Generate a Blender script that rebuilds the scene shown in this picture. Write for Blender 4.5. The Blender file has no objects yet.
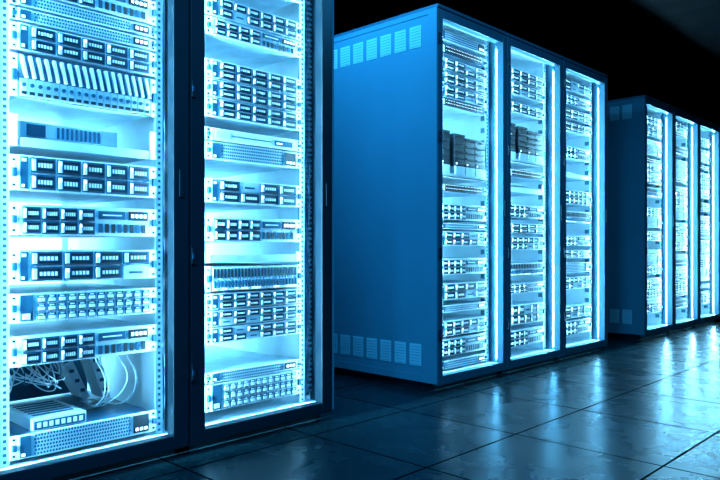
import bpy, math, random
from mathutils import Vector
random.seed(7)
sc = bpy.context.scene
sc.view_settings.view_transform = 'Standard'
sc.view_settings.look = 'None'

# ------------------------------------------------------------------ materials
def mat(name, col, rough=0.45, metal=0.0, emit=None, es=0.0, noise=0.0, nscale=8.0):
    m = bpy.data.materials.new(name); m.use_nodes = True
    nt = m.node_tree; b = nt.nodes['Principled BSDF']
    b.inputs['Base Color'].default_value = (*col, 1)
    b.inputs['Roughness'].default_value = rough
    b.inputs['Metallic'].default_value = metal
    if emit:
        b.inputs['Emission Color'].default_value = (*emit, 1)
        b.inputs['Emission Strength'].default_value = es
    if noise > 0:
        tc = nt.nodes.new('ShaderNodeTexCoord'); n = nt.nodes.new('ShaderNodeTexNoise')
        n.inputs['Scale'].default_value = nscale; n.inputs['Detail'].default_value = 4
        r = nt.nodes.new('ShaderNodeValToRGB')
        r.color_ramp.elements[0].position = .3; r.color_ramp.elements[1].position = .7
        r.color_ramp.elements[0].color = (*[c*(1-noise) for c in col], 1)
        r.color_ramp.elements[1].color = (*[min(1, c*(1+noise)) for c in col], 1)
        nt.links.new(tc.outputs['Object'], n.inputs['Vector'])
        nt.links.new(n.outputs['Fac'], r.inputs['Fac'])
        nt.links.new(r.outputs['Color'], b.inputs['Base Color'])
    return m
M = {}
M['frame'] = mat('frame_black_paint', (.012, .035, .05), .35, .2)
M['bframe'] = mat('frame_blue_paint', (.06, .18, .25), .35, .2)
M['panel'] = mat('side_panel_paint', (.13, .37, .47), .6, .1, noise=.08, nscale=1.5)
M['vent'] = mat('vent_light', (.65, .9, .95), .5)
M['steel'] = mat('chassis_steel', (.60, .76, .84), .38, .15, noise=.14, nscale=14)
M['white'] = mat('white_plastic', (.90, .93, .96), .4)
M['mid'] = mat('drive_blue_grey', (.014, .09, .16), .4, .1)
M['dark'] = mat('slot_dark', (.003, .012, .022), .5)
M['inner'] = mat('rack_interior_white', (.72, .85, .90), .5, noise=.1, nscale=5)
M['led'] = mat('led_cyan', (.5, .8, 1), .4, 0, (.6, .9, 1), 3)
M['green'] = mat('led_green', (.1, .8, .2), .4, 0, (.1, .9, .15), 1.5)
M['glow'] = mat('rear_fill_glow', (.8, .9, 1), .5, 0, (.23, .70, 1), 7)  # emissive fill, added to whiten the gaps between servers
M['lamp'] = mat('lamp_diffuser', (.8, .9, 1), .5, 0, (.2, .6, 1), 2)  # glowing face of the added off-view ceiling fills
M['cable'] = mat('cable_white', (.8, .86, .9), .5)
M['cableb'] = mat('cable_blue', (.02, .10, .17), .5)
KEYS = list(M.keys())

class MB:
    def __init__(s): s.v = []; s.f = []; s.m = []
    def box(s, x0, x1, y0, y1, z0, z1, k):
        n = len(s.v)
        s.v += [(x0,y0,z0),(x1,y0,z0),(x1,y1,z0),(x0,y1,z0),(x0,y0,z1),(x1,y0,z1),(x1,y1,z1),(x0,y1,z1)]
        s.f += [(n,n+3,n+2,n+1),(n+4,n+5,n+6,n+7),(n,n+1,n+5,n+4),(n+1,n+2,n+6,n+5),(n+2,n+3,n+7,n+6),(n+3,n,n+4,n+7)]
        s.m += [KEYS.index(k)]*6
    def prism(s, pts, x0, x1, k):   # polygon in (y,z) CCW seen from +x, extruded in x
        n = len(s.v); c = len(pts)
        s.v += [(x0,p[0],p[1]) for p in pts] + [(x1,p[0],p[1]) for p in pts]
        s.f += [tuple(n+c+i for i in range(c)), tuple(n+c-1-i for i in range(c))]
        s.f += [(n+i, n+(i+1)%c, n+c+(i+1)%c, n+c+i) for i in range(c)]
        s.m += [KEYS.index(k)]*(c+2)
    def obj(s, name, parent=None, loc=(0,0,0), bevel=0):
        me = bpy.data.meshes.new(name); me.from_pydata(s.v, [], s.f)
        used = sorted(set(s.m)); mp = {u:i for i,u in enumerate(used)}
        for u in used: me.materials.append(M[KEYS[u]])
        me.polygons.foreach_set('material_index', [mp[i] for i in s.m]); me.update()
        o = bpy.data.objects.new(name, me); sc.collection.objects.link(o)
        o.location = loc
        if parent: o.parent = parent
        if bevel:
            b = o.modifiers.new('bevel', 'BEVEL'); b.width = bevel; b.segments = 2; b.limit_method = 'ANGLE'
        return o

XF = -0.085     # mounting plane of the equipment
# ------------------------------------------------------------------ equipment
def ears(b, y0, y1, z0, z1, x=XF):
    h = z1-z0
    for (a, c, s) in ((y0-.024, y0, 1), (y1, y1+.024, -1)):
        b.box(x-.004, x+.002, a, c, z0+.001, z1-.001, 'white')
        m = (a+c)/2
        b.box(x+.002, x+.004, m-.004, m+.004, z0+h*.12, z0+h*.12+.007, 'dark')
        b.box(x+.002, x+.004, m-.004, m+.004, z1-h*.12-.007, z1-h*.12, 'dark')
        b.box(x+.002, x+.014, m-.006, m+.006, z0+h*.38, z1-h*.38, 'mid')
def chassis(b, y0, y1, z0, z1, k='steel', x=XF, d=.66):
    b.box(x-d, x, y0, y1, z0+.001, z1-.001, k)
def drive(b, a, c, e, f, x, lod, horizontal=True, inv=False):
    body, acc = ('mid', 'white') if not inv else ('white', 'mid')
    b.box(x, x+.004, a, c, e, f, body)
    w = c-a; h = f-e
    if horizontal:
        b.box(x+.004, x+.008, a+w*.04, a+w*.17, e+h*.12, f-h*.12, acc)        # latch
        b.box(x+.004, x+.006, a+w*.24, a+w*.92, e+h*.14, e+h*.28, 'dark')      # grille slots
        b.box(x+.004, x+.006, a+w*.24, a+w*.92, f-h*.28, f-h*.14, 'dark')
        n = 5 if lod else 3
        for i in range(n):
            q = a+w*(.27+.62*i/n)
            b.box(x+.004, x+.007, q, q+w*.62/n*.6, e+h*.36, f-h*.36, acc)
        if random.random() < .6: b.box(x+.008, x+.010, a+w*.07, a+w*.14, e+h*.6, f-h*.2, 'led')
    else:
        b.box(x+.004, x+.006, a+w*.2, c-w*.2, e+h*.55, f-h*.08, 'dark')
        b.box(x+.004, x+.010, a+w*.2, c-w*.2, e+h*.12, e+h*.42, acc)
        if random.random() < .6: b.box(x+.010, x+.012, a+w*.3, c-w*.3, e+h*.04, e+h*.1, 'led')
def T_drives(b, y0, y1, z0, z1, lod=1, rows=2, cols=6, face='white', inv=False, ctrl=True):
    chassis(b, y0, y1, z0, z1); ears(b, y0, y1, z0, z1)
    x = XF
    b.box(x, x+.006, y0, y1, z0+.001, z1-.001, face)
    x += .006
    ya = y0+.006; yb = y1-.006
    if ctrl:     # control strip
        cw = .03
        b.box(x, x+.003, ya, ya+cw-.006, z0+.006, z1-.006, 'mid')
        b.box(x+.003, x+.005, ya+.004, ya+.012, z0+.012, z0+.02, 'led')
        b.box(x+.003, x+.005, ya+.004, ya+.018, z1-.022, z1-.012, 'white')
        ya += cw
    cw = (yb-ya)/cols; rh = (z1-z0-.006)/rows
    for r in range(rows):
        for c in range(cols):
            a = ya+c*cw+.0035; e = z0+.003+r*rh+.003
            if random.random() < .07:      # blank filler bay
                b.box(x, x+.003, a, a+cw-.007, e, e+rh-.006, 'steel')
                b.box(x+.003, x+.004, a+cw*.2, a+cw*.7, e+rh*.3, e+rh*.45, 'mid'); continue
            drive(b, a, a+cw-.007, e, e+rh-.006, x, lod, True, inv)
def T_vert(b, y0, y1, z0, z1, lod=1, cols=22):
    chassis(b, y0, y1, z0, z1); ears(b, y0, y1, z0, z1)
    x = XF; b.box(x, x+.006, y0, y1, z0+.001, z1-.001, 'mid'); x += .006
    cw = (y1-y0-.008)/cols
    for c in range(cols):
        a = y0+.004+c*cw+.0016
        drive(b, a, a+cw-.0032, z0+.005, z1-.005, x, lod, False, True)
def T_zig(b, y0, y1, z0, z1, lod=1, cols=18):
    chassis(b, y0, y1, z0, z1); ears(b, y0, y1, z0, z1)
    x = XF; b.box(x, x+.004, y0, y1, z0+.001, z1-.001, 'mid'); x += .004
    cw = (y1-y0-.008)/cols; h = z1-z0
    for c in range(cols):
        a = y0+.004+c*cw
        zt = z1-.006; zm = z0+h*.46
        b.box(x, x+.004, a+.001, a+cw-.001, z0+.004, zm-.003, 'white')
        b.prism([(a+cw*.05, zt), (a+cw*.05, zt-.010), (a+cw*.62, zm), (a+cw*.95, zm), (a+cw*.38, zt)], x, x+.012, 'white')
        b.box(x+.004, x+.009, a+cw*.2, a+cw*.8, z0+h*.07, z0+h*.14, 'dark')
        b.prism([(a+cw*(.5+.26*math.cos(k*math.pi/4)), z0+h*.29+cw*.26*math.sin(k*math.pi/4)) for k in range(8)], x+.004, x+.010, 'mid')
def T_grill(b, y0, y1, z0, z1, lod=1, top='steel'):
    chassis(b, y0, y1, z0, z1, top); ears(b, y0, y1, z0, z1)
    x = XF; b.box(x, x+.006, y0, y1, z0+.001, z1-.001, 'white'); x += .006
    rows = max(2, int((z1-z0)/.012)); cols = 34 if lod else 18
    ya = y0+.05; yb = y1-.08; cw = (yb-ya)/cols; rh = (z1-z0-.008)/rows
    for r in range(rows):
        for c in range(cols):
            a = ya+c*cw+(cw*.25 if r % 2 else 0); e = z0+.004+r*rh
            b.box(x, x+.001, a, a+cw*.55, e+rh*.22, e+rh*.76, 'mid')
    b.box(x, x+.003, y0+.006, y0+.04, z0+.006, z1-.006, 'mid')
    b.box(x+.003, x+.005, y0+.01, y0+.02, z0+.01, z0+.018, 'led')
    b.box(x, x+.003, y1-.07, y1-.01, z0+.008, z1-.008, 'dark')
    for i in range(3): b.box(x+.003, x+.005, y1-.062+.017*i, y1-.052+.017*i, z0+.016, z0+.026, 'led')
def T_mixed(b, y0, y1, z0, z1, lod=1):
    chassis(b, y0, y1, z0, z1); ears(b, y0, y1, z0, z1)
    x = XF; b.box(x, x+.006, y0, y1, z0+.001, z1-.001, 'white'); x += .006
    h = z1-z0; w = y1-y0
    cols = 4
    for r in range(2):
        for c in range(cols):
            cw = w*.52/cols; a = y0+.012+c*cw
            drive(b, a+.002, a+cw-.003, z0+.005+r*(h-.01)/2, z0+.005+(r+1)*(h-.01)/2-.005, x, lod, True, False)
    b.box(x, x+.004, y0+w*.57, y0+w*.78, z1-h*.42, z1-h*.14, 'mid')
    b.box(x+.004, x+.006, y0+w*.60, y0+w*.75, z1-h*.3, z1-h*.26, 'white')
    for i in range(8):
        a = y0+w*(.57+.05*i)
        b.box(x, x+.002, a, a+w*.03, z0+h*.12, z0+h*.42, 'dark' if i % 3 else 'mid')
    b.box(x, x+.003, y0+w*.81, y0+w*.97, z1-h*.44, z1-h*.12, 'dark')
    for i in range(4):
        b.box(x+.003, x+.005, y0+w*(.83+.035*i), y0+w*(.85+.035*i), z1-h*.34, z1-h*.22, 'led')
def T_dots(b, y0, y1, z0, z1, lod=1):
    chassis(b, y0, y1, z0, z1); ears(b, y0, y1, z0, z1)
    x = XF; b.box(x, x+.006, y0, y1, z0+.001, z1-.001, 'white'); x += .006
    cols = 12; rows = max(2, int((z1-z0)/.03)); cw = (y1-y0-.06)/cols; rh = (z1-z0-.008)/rows
    b.box(x, x+.003, y0+.006, y0+.045, z0+.006, z1-.006, 'mid')
    b.box(x+.003, x+.005, y0+.012, y0+.036, z0+.012, z0+.03, 'white')
    for r in range(rows):
        for c in range(cols):
            a = y0+.055+c*cw; e = z0+.004+r*rh
            b.box(x, x+.003, a+cw*.1, a+cw*.9, e+rh*.1, e+rh*.9, 'mid')
            b.box(x+.003, x+.006, a+cw*.2, a+cw*.8, e+rh*.2, e+rh*.55, 'white')
            b.box(x+.003, x+.005, a+cw*.3, a+cw*.7, e+rh*.68, e+rh*.8, 'white')
def T_switch(b, y0, y1, z0, z1, lod=1):
    chassis(b, y0, y1, z0, z1, 'steel', d=.35); ears(b, y0, y1, z0, z1)
    x = XF; b.box(x, x+.006, y0, y1, z0+.001, z1-.001, 'mid'); x += .006
    cw = (y1-y0-.08)/24; h = z1-z0
    for r in range(2):
        for c in range(24):
            a = y0+.05+c*cw
            b.box(x, x+.002, a+.002, a+cw-.002, z0+h*(.14+.4*r), z0+h*(.44+.4*r), 'dark')
            b.box(x+.002, x+.003, a+.004, a+.008, z0+h*(.38+.4*r), z0+h*(.43+.4*r), 'led')
    b.box(x, x+.003, y0+.006, y0+.04, z0+.006, z1-.006, 'white')
def T_tray(b, y0, y1, z0, z1, lod=1):
    b.box(XF-.6, XF-.02, y0, y1, z0, z0+.004, 'steel')
    b.box(XF-.02, XF, y0, y1, z0, z0+min(.03, z1-z0), 'steel')
    b.box(XF-.004, XF+.002, y0-.024, y0, z0, z1, 'white'); b.box(XF-.004, XF+.002, y1, y1+.024, z0, z1, 'white')
    if z1-z0 > .05:
        b.box(XF-.5, XF-.06, y0+.03, y1-.1, z0+.004, z1-.01, 'steel')
        b.box(XF-.06, XF-.056, y0+.03, y1-.1, z0+.034, z0+.040, 'mid')
        b.box(XF-.06, XF-.054, y0+.05, y0+.11, z0+.046, z1-.018, 'mid')
        for i in range(10): b.box(XF-.06, XF-.057, y0+.15+.016*i, y0+.158+.016*i, z0+.046, z1-.018, 'mid')
def T_smooth(b, y0, y1, z0, z1, lod=1):
    chassis(b, y0, y1, z0, z1); ears(b, y0, y1, z0, z1)
    x = XF; b.box(x, x+.008, y0, y1, z0+.001, z1-.001, 'white')
    b.box(x+.008, x+.010, y0+.02, y0+.09, z0+.012, z1-.012, 'steel')
    b.box(x+.008, x+.010, y1-.13, y1-.03, z0+.012, z1-.016, 'mid')
    b.box(x+.010, x+.012, y1-.12, y1-.09, z0+.02, z1-.026, 'led')
    b.box(x+.008, x+.009, y0+.1, y1-.15, (z0+z1)/2-.002, (z0+z1)/2+.002, 'mid')
def T_cages(b, y0, y1, z0, z1, lod=1):
    # shelf with black finned removable cages, each with a pale drop front below
    b.box(XF-.5, XF+.02, y0, y1, z0, z0+.006, 'white')
    b.box(XF+.014, XF+.02, y0, y1, z0, z0+.02, 'steel')
    w = (y1-y0); H = z1-z0
    for (p, q, hh) in ((.0, .20, .95), (.30, .53, .92), (.54, .76, .86), (.77, 1.0, .86)):
        a = y0+w*p; c = y0+w*q; zt = z0+.006+H*hh; zb = z0+.02+H*.18
        b.box(XF-.25, XF+.006, a, c, zb, zt, 'dark')
        b.box(XF-.2, XF+.012, a+.004, c-.004, z0+.006, zb, 'steel')
        b.box(XF+.006, XF+.012, a+.004, c-.004, zt-.012, zt-.004, 'frame')
        for i in range(4):
            s = zb+.01+(zt-zb-.03)*i/4
            b.box(XF+.006, XF+.011, a+.008, c-.008, s, s+(zt-zb)*.05, 'frame')
        b.box(XF+.011, XF+.014, a+.01, a+.018, zb+.01, zb+.018, 'led')
TY = dict(d=T_drives, v=T_vert, z=T_zig, g=T_grill, m=T_mixed, o=T_dots, s=T_switch, t=T_tray, w=T_smooth, c=T_cages)
NM = dict(d='drive_server', v='disk_shelf', z='blade_enclosure', g='perforated_server', m='mixed_server', o='disk_array',
          s='network_switch', t='shelf_tray', w='storage_node', c='removable_cages')

# ------------------------------------------------------------------ curves
def cable(name, pts, r, k, parent):
    cu = bpy.data.curves.new(name, 'CURVE'); cu.dimensions = '3D'; cu.bevel_depth = r; cu.bevel_resolution = 2
    sp = cu.splines.new('BEZIER'); sp.bezier_points.add(len(pts)-1)
    for p, q in zip(sp.bezier_points, pts):
        p.co = q; p.handle_left_type = p.handle_right_type = 'AUTO'
    cu.materials.append(M[k])
    o = bpy.data.objects.new(name, cu); sc.collection.objects.link(o); o.parent = parent
    return o

DEPTH = 1.08
LCOL = (.21, .66, 1.0)
def area(name, parent, loc, direction, sx, sy, watts, col=LCOL):
    L = bpy.data.lights.new(name, 'AREA'); L.shape = 'RECTANGLE'; L.size = sx; L.size_y = sy
    L.energy = watts; L.color = col
    o = bpy.data.objects.new(name, L); sc.collection.objects.link(o); o.parent = parent
    o.location = loc
    o.rotation_euler = Vector(direction).to_track_quat('-Z', 'Y').to_euler()
    return o

def rack(Y0, Y1, rows, H=2.1, post=.045, fk='bframe', left_panel=False, right_panel=False, lod=1, P=1.0, duct=False, shift=0.0, half=.2225):
    root = bpy.data.objects.new('server_rack', None); sc.collection.objects.link(root)
    root.location = (0, Y0, 0); W = Y1-Y0-.002; e = .001
    yc = W/2+shift; y0 = yc-half; y1 = yc+half
    b = MB()
    for ya, yb in ((e, .04), (W-.04, W)):
        for xa, xb in ((-.11, -.058), (-DEPTH, -DEPTH+.05)):
            b.box(xa, xb, ya, yb, .05, H-.03, fk)
    b.box(-DEPTH, -.055, e, W, H-.05, H-.02, fk)
    b.box(-DEPTH, -.055, e, W, .04, .075, fk)
    b.box(-DEPTH+.03, -.055, .03, W-.03, .0, .045, 'frame')
    b.obj('cabinet_frame', root)
    b = MB(); b.box(-DEPTH-.005, .0, e, W, H-.02, H, fk); b.obj('top_cap', root, bevel=.004)
    b = MB()
    b.box(-DEPTH+.05, -.11, .03, .036, .075, H-.05, 'inner')
    b.box(-DEPTH+.05, -.11, W-.036, W-.03, .075, H-.05, 'inner')
    b.box(-DEPTH+.05, -.06, .036, W-.036, .075, .08, 'inner')
    b.box(-DEPTH+.05, -.06, .036, W-.036, H-.055, H-.05, 'inner')
    b.obj('inner_skin', root)
    b = MB(); b.box(-DEPTH+.03, -DEPTH+.045, .05, W-.05, .09, H-.07, 'glow'); b.obj('rear_fill_glow', root)  # added glowing sheet, makes the gaps look lit from behind
    b = MB(); b.box(-DEPTH, -DEPTH+.012, .04, W-.04, .06, H-.04, 'frame'); b.obj('rear_door', root)
    b = MB()
    g = .003
    b.box(-.045, 0, g, post, .035, H-.024, fk); b.box(-.045, 0, W-post, W-g, .035, H-.024, fk)
    b.box(-.045, -.001, post, W-post, .035, .035+.05, fk); b.box(-.045, -.001, post, W-post, H-.024-.05, H-.024, fk)
    b.obj('door_frame', root, bevel=.003)
    b = MB()
    for z in (.28, .72, 1.35, 1.88):
        b.box(0, .009, g, .018, z, z+.06, 'frame'); b.box(.0, .012, .004, .012, z+.02, z+.04, 'mid')
    b.box(0, .006, W-post*.66, W-post*.42, .97, 1.07, 'frame')
    b.obj('hinges_and_handle', root)
    # mounting rails
    b = MB()
    rw = min(.052, W-.062-(y1)) if shift else .052
    for a, c in ((y0-.052, y0-.024), (y1+.024, y1+max(rw, .04))):
        b.box(XF-.012, XF-.002, a, c, .08, H-.055, 'steel')
        n = int((H-.16)/.0222) if lod else int((H-.16)/.0444)
        st = (H-.16)/n
        for i in range(n):
            z = .09+i*st
            b.box(XF-.002, XF-.001, (a+c)/2-.005, (a+c)/2+.005, z, z+st*.45, 'mid')
    for a, c in ((y0-.03, y0-.004), (y1+.004, y1+.03)):
        b.box(-.9, -.88, a, c, .08, H-.055, 'steel')
    if duct:
        for ya, yb in ((y1+.054, W-.042),):
            b.box(XF-.05, XF-.03, ya, yb, .1, H-.07, 'mid')
            z = .12
            while z < H-.12:
                b.box(XF-.03, XF-.012, ya, yb, z, z+.012, 'bframe'); z += .024
    else:
        for i, z in enumerate([0.14+.075*i for i in range(int((H-.3)/.075))]):
            b.box(XF-.06, XF-.014, y1+.054, y1+.060, z, z+.03, 'bframe')
    b.obj('mounting_rails', root)
    cnt = {}
    for (z0, z1, ty, kw) in rows:
        if z1 > H-.06: continue
        bb = MB(); TY[ty](bb, y0, y1, z0, z1, lod, **kw)
        cnt[ty] = cnt.get(ty, 0)+1
        bb.obj('%s_%d' % (NM[ty], cnt[ty]), root)
    b = MB()
    b.box(-.056, -.046, .006, .018, .09, H-.09, 'white'); b.box(-.056, -.046, W-.018, W-.006, .09, H-.09, 'white')
    b.obj('fill_strip_housing', root)  # invented casing for the added strip fills
    area('fill_strip_light_1', root, (-.0515, .0195, H/2), (-.1, 1, 0), .009, H-.2, 58*P)  # added fill behind the door frame, brightens the server faces
    area('fill_strip_light_2', root, (-.0515, W-.0195, H/2), (-.1, -1, 0), .009, H-.2, 48*P)  # matching added fill from the other side
    for side, on in ((0, left_panel), (1, right_panel)):
        b = MB()
        if side == 0: pa, pb, o1, o2 = 0.0-.006, .001, -.009, -.006
        else: pa, pb, o1, o2 = W-.001, W+.006, W+.006, W+.009
        if not on: continue
        b.box(-DEPTH, -.002, pa, pb, .045, H-.022, 'panel')
        b.box(-.06, -.002, o1, o2, .045, H-.022, 'panel'); b.box(-DEPTH, -DEPTH+.06, o1, o2, .045, H-.022, 'panel')
        b.box(-DEPTH+.06, -.06, o1, o2, H-.05, H-.022, 'panel'); b.box(-DEPTH+.06, -.06, o1, o2, .045, .085, 'panel')
        n = 8; pitch = (DEPTH-.2)/n
        for i in range(n):
            x = -.11-i*pitch
            for zc in (1.945, .19):
                b.box(x-.082, x, o1+.001, o2, zc-.06, zc+.06, 'vent')
                for k in range(7):
                    zz = zc-.052+k*.016
                    b.box(x-.076, x-.006, o1, o2+.0, zz, zz+.002, 'panel')
        b.obj('side_panel_%s' % ('left' if side == 0 else 'right'), root)
    return root, y0, y1, W

def px(rows, s):
    out = []
    for r in rows:
        kw = r[3] if len(r) > 3 else {}
        out.append((.78+(248-r[1])/s, .78+(248-r[0])/s, r[2], kw))
    return out
A = px([(-110,-84,'d'),(-80,-54,'m'),(-50,-26,'d'),
        (-20,6,'m'),(8,20,'g'),(22,34,'g'),(36,62,'d',dict(rows=2,cols=5)),(65,106,'z'),
        (122,152,'t'),(160,194,'d',dict(rows=2,cols=5)),(206,236,'m'),(250,281,'d',dict(rows=2,cols=4)),
        (291,319,'o'),(331,360,'m'),(424,447,'g',dict(top='mid'))], 290.8)
B = px([(-90,-66,'d'),(-60,-40,'g'),(-34,-12,'d'),
        (9,28,'d',dict(rows=2,cols=6)),(29,46,'m'),(69,87,'d',dict(rows=2,cols=5)),(87.5,105,'d',dict(rows=2,cols=5)),(105.5,124,'d',dict(rows=2,cols=5)),
        (134,146,'w'),(147,164,'g'),(182,205,'d',dict(rows=2,cols=4)),(218,242,'m'),(252,262,'t'),
        (265,290,'v',dict(cols=26)),(291,307,'d',dict(rows=2,cols=6)),(307.5,323,'d',dict(rows=2,cols=6)),(323.5,339,'d',dict(rows=2,cols=6)),
        (366,376,'g'),(377,403,'o')], 236.2)
C = px([(24,34,'w'),(40,50,'g'),(54,62,'s'),(66,78,'d',dict(rows=2,cols=4)),(79,91,'d',dict(rows=2,cols=4)),(92,104,'d',dict(rows=2,cols=4)),(105,112,'s'),
        (134,180,'c'),(186,194,'s'),(205,221,'m'),(224,230,'g'),(232,246,'d',dict(rows=2,cols=5)),(258,274,'m'),(282,298,'d',dict(rows=2,cols=4)),(303,310,'g'),
        (318,333,'d',dict(rows=2,cols=5)),(335,352,'m'),(356,364,'g')], 169)
D = px([(44,52,'g'),(56,64,'w'),(76,88,'d',dict(rows=2,cols=4)),(89,101,'d',dict(rows=2,cols=4)),(108,118,'d',dict(rows=2,cols=4)),
        (128,166,'c'),(172,180,'s'),(184,194,'t'),(206,219,'m'),(224,234,'d',dict(rows=2,cols=4)),(237,250,'d'),(262,275,'v'),(282,292,'m'),(303,322,'d',dict(rows=2,cols=5)),(327,343,'m')], 149)
E = px([(56,64,'g'),(70,80,'w'),(86,97,'d',dict(rows=2,cols=4)),(100,110,'m'),(114,124,'d',dict(rows=2,cols=4)),(127,136,'d',dict(rows=2,cols=4)),(150,162,'m'),(172,180,'t'),
        (192,206,'d'),(212,224,'v'),(236,246,'m'),(250,258,'d',dict(rows=2,cols=4)),(262,272,'g'),(276,288,'d'),(304,316,'d',dict(rows=2,cols=4)),(318,332,'m')], 133)
def gen(seed):
    r = random.Random(seed); z = .2; out = []
    while z < 1.92:
        if r.random() < .15: z += r.choice([.0445, .089]); continue
        u = r.choice([1, 2, 2, 2]); ty = r.choice('dddmmgv') if u == 2 else r.choice('gsw')
        kw = dict(rows=2, cols=r.choice([4, 5, 6])) if ty == 'd' else {}
        out.append((z, z+.0445*u, ty, kw)); z += .0445*u+r.choice([0, .002, .03])
    return out
rA, ya0, ya1, wA = rack(.665, 1.398, A, post=.068, fk='frame', P=.95, shift=.016, half=.234)
rB, yb0, yb1, wB = rack(1.398, 2.143, B, post=.066, fk='frame', right_panel=True, P=1.0, duct=True, half=.226)
rack(2.925, 3.619, C, left_panel=True, P=.6)
rack(3.619, 4.337, D, P=.6)
rack(4.337, 5.04, E, right_panel=True, P=.6)
rack(5.78, 6.458, gen(3), H=2.07, left_panel=True, lod=0, P=.5)
rack(6.458, 7.145, gen(5), H=2.07, lod=0, P=.5)
rack(7.145, 7.81, gen(9), H=2.07, right_panel=True, lod=0, P=.5)

# bottom bay of the nearest rack: added dark backing so cables show, small boxed node, cable arm and loose cables
b = MB()
b.box(-.60, -.59, ya0+.01, ya1-.01, .18, .395, 'mid')
b.box(-.59, -.10, ya0-.0, ya1, .392, .396, 'bframe')
b.obj('bay_dark_backing', rA)
b = MB()
b.box(-.36, -.10, .20, .38, .1705, .212, 'white'); b.box(-.10, -.095, .205, .375, .178, .205, 'mid')
for i in range(8): b.box(-.095, -.093, .213+.020*i, .225+.020*i, .184, .2, 'white')
for i in range(6): b.box(-.34+.035*i, -.325+.035*i, .22, .36, .212, .2135, 'mid')
b.obj('small_network_box', rA)
b = MB()
for i in range(2):
    b.prism([(.40+.10*i, .39), (.40+.10*i, .37), (.50+.06*i, .19), (.53+.06*i, .19), (.44+.1*i, .39)], -.50+.05*i, -.40+.05*i, 'white')
    for k in range(4):
        f = .15+.22*k; yy = .415+.1*i+f*(.10-.04*i); zz = .375-f*.18
        b.box(-.40+.05*i, -.395+.05*i, yy-.004, yy+.012, zz-.012, zz, 'mid')
b.obj('cable_management_arm', rA)
for i in range(14):
    y = random.uniform(.16, .34); x = XF-.05-random.random()*.12
    cable('loose_cable_%d' % (i+1), [(x-.2, y, .39), (x, y+random.uniform(-.06, .06), .34+random.uniform(-.02, .02)), (x-.02, y+random.uniform(-.08, .08), .27+random.random()*.06),
          (x-.1, y+random.uniform(-.08, .08), .34), (x-.3, y+.05, .385)], .0022, 'cable' if i % 5 else 'cableb', rA)
for i in range(5):
    y = random.uniform(.42, .56)
    cable('draped_cable_%d' % (i+1), [(-.14, y, .39), (-.12, y+.03, .30), (-.2, y-.05+random.random()*.1, .2), (-.4, y-.02, .18)], .0022, 'cable', rA)
for R, y1, W, nn, o in ((rA, ya1, wA, 7, .042), (rB, yb1, wB, 8, .058)):
    for i in range(nn):
        pts = [(XF-.004-random.random()*.02, y1+o+random.uniform(0, .022), .12+.2*k+random.uniform(-.04, .04)) for k in range(10)]
        cable('patch_cable_%d' % (i+1), pts, .0026, random.choice(['cable', 'cableb', 'cableb']), R)
b = MB(); b.box(XF+.006, XF+.014, yb0+.2, yb0+.225, .785, .795, 'green'); b.obj('status_led', rB)

# ------------------------------------------------------------------ room
def tilemat(name, c1, c2, joint, size, jw, rough, ox=0, oy=0, spec=.5):
    m = bpy.data.materials.new(name); m.use_nodes = True; nt = m.node_tree; bs = nt.nodes['Principled BSDF']
    tc = nt.nodes.new('ShaderNodeTexCoord'); mp = nt.nodes.new('ShaderNodeMapping'); mp.inputs['Location'].default_value = (ox, oy, 0)
    br = nt.nodes.new('ShaderNodeTexBrick'); br.offset = 0; br.squash = 1
    br.inputs['Scale'].default_value = 1; br.inputs['Brick Width'].default_value = size; br.inputs['Row Height'].default_value = size
    br.inputs['Mortar Size'].default_value = jw; br.inputs['Mortar Smooth'].default_value = .1
    br.inputs['Color1'].default_value = (*c1, 1); br.inputs['Color2'].default_value = (*c2, 1); br.inputs['Mortar'].default_value = (*joint, 1)
    nt.links.new(tc.outputs['Object'], mp.inputs['Vector']); nt.links.new(mp.outputs['Vector'], br.inputs['Vector'])
    n = nt.nodes.new('ShaderNodeTexNoise'); n.inputs['Scale'].default_value = 5; n.inputs['Detail'].default_value = 6
    nt.links.new(tc.outputs['Object'], n.inputs['Vector'])
    mx = nt.nodes.new('ShaderNodeMix'); mx.data_type = 'RGBA'; mx.blend_type = 'MULTIPLY'; mx.inputs[0].default_value = .7
    nt.links.new(br.outputs['Color'], mx.inputs[6]); nt.links.new(n.outputs['Fac'], mx.inputs[7]); nt.links.new(mx.outputs[2], bs.inputs['Base Color'])
    mr = nt.nodes.new('ShaderNodeMapRange'); mr.inputs['To Min'].default_value = rough*.8; mr.inputs['To Max'].default_value = rough*1.2
    nt.links.new(n.outputs['Fac'], mr.inputs['Value'])
    ad = nt.nodes.new('ShaderNodeMath'); ad.operation = 'MULTIPLY_ADD'; ad.use_clamp = True; ad.inputs[1].default_value = .6
    nt.links.new(br.outputs['Fac'], ad.inputs[0]); nt.links.new(mr.outputs['Result'], ad.inputs[2])
    nt.links.new(ad.outputs[0], bs.inputs['Roughness'])
    sp = nt.nodes.new('ShaderNodeMath'); sp.operation = 'MULTIPLY_ADD'; sp.inputs[1].default_value = -spec; sp.inputs[2].default_value = spec
    nt.links.new(br.outputs['Fac'], sp.inputs[0]); nt.links.new(sp.outputs[0], bs.inputs['Specular IOR Level'])
    bp = nt.nodes.new('ShaderNodeBump'); bp.invert = True; bp.inputs['Strength'].default_value = .5; bp.inputs['Distance'].default_value = .004
    nt.links.new(br.outputs['Fac'], bp.inputs['Height']); nt.links.new(bp.outputs['Normal'], bs.inputs['Normal'])
    return m
M['floor'] = tilemat('floor_tiles', (.008, .034, .042), (.005, .024, .031), (.001, .002, .003), .6, .005, .27, ox=-.13, oy=-.1, spec=.075)
M['ceil'] = tilemat('ceiling_tiles', (.012, .012, .014), (.009, .010, .012), (.03, .032, .036), .6, .010, .8, spec=.1)
M['wall'] = mat('wall_paint', (.02, .03, .04), .8, noise=.15, nscale=1.2)
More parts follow.
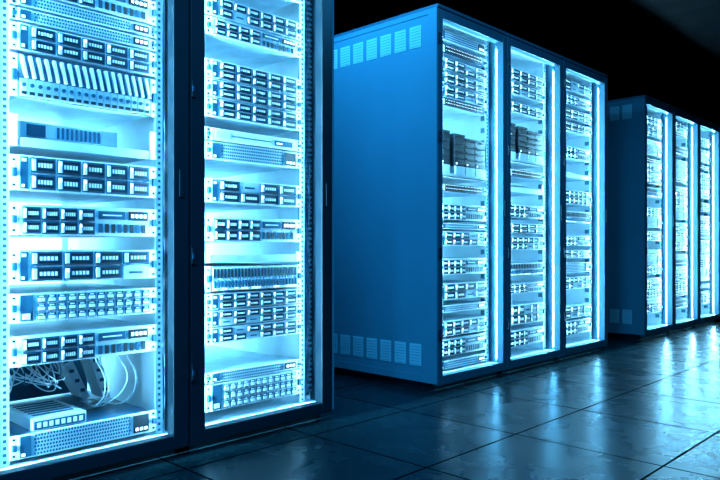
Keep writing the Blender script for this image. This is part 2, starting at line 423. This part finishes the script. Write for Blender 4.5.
M['trim'] = mat('trim_paint', (.02, .03, .04), .5)
KEYS = list(M.keys())
X0, X1, Ya, Yb, CH = -3.2, 4.6, -2.6, 13.0, 2.75
for nm, a in (('floor', (X0, X1, Ya, Yb, -.1, 0, 'floor')), ('ceiling', (X0, X1, Ya, Yb, CH, CH+.1, 'ceil')),
              ('wall_back', (X0-.1, X0, Ya, Yb, 0, CH, 'wall')), ('wall_front', (X1, X1+.1, Ya, Yb, 0, CH, 'wall')),
              ('wall_left', (X0, X1, Ya-.1, Ya, 0, CH, 'wall')), ('wall_right', (X0, X1, Yb, Yb+.1, 0, CH, 'wall')),
              ('baseboard_back', (X0, X0+.015, Ya, Yb, 0, .1, 'trim')), ('baseboard_front', (X1-.015, X1, Ya, Yb, 0, .1, 'trim')),
              ('baseboard_left', (X0+.015, X1-.015, Ya, Ya+.015, 0, .1, 'trim')), ('baseboard_right', (X0+.015, X1-.015, Yb-.015, Yb, 0, .1, 'trim'))):
    b = MB(); b.box(*a); b.obj(nm)

def ceiling_lamp(x, y, sx, sy, w):  # out-of-view fill fixture, added to light side panels and aisle
    r = bpy.data.objects.new('ceiling_lamp', None); sc.collection.objects.link(r); r.location = (x, y, CH)
    b = MB(); b.box(-sx/2, sx/2, -sy/2, sy/2, -.05, 0, 'frame'); b.obj('fill_housing', r)
    b = MB(); b.box(-sx/2+.02, sx/2-.02, -sy/2+.02, sy/2-.02, -.055, -.05, 'lamp'); b.obj('diffuser', r)
    area('fill_lamp_light', r, (0, 0, -.06), (0, 0, -1), sx-.05, sy-.05, w, (.025, .42, 1))
ceiling_lamp(-.5, 2.30, 1.0, .25, 40)  # added fill above the gap, for side panel and floor
ceiling_lamp(1.4, 0.2, .3, 1.2, 80)  # this and the next two: added aisle fills, out of view
ceiling_lamp(1.4, -1.6, .3, 1.2, 90)
ceiling_lamp(1.4, 3.6, .3, 1.2, 24)

w = bpy.data.worlds.new('world'); sc.world = w; w.use_nodes = True
w.node_tree.nodes['Background'].inputs[0].default_value = (.01, .04, .08, 1); w.node_tree.nodes['Background'].inputs[1].default_value = .3

cam = bpy.data.cameras.new('camera'); co = bpy.data.objects.new('camera', cam); sc.collection.objects.link(co)
cam.sensor_width = 36; cam.lens = 33.95; cam.shift_y = .011; cam.clip_start = .02
co.location = (2.232, 0, .78); co.rotation_euler = (math.radians(90), 0, math.radians(43.9))
sc.camera = co
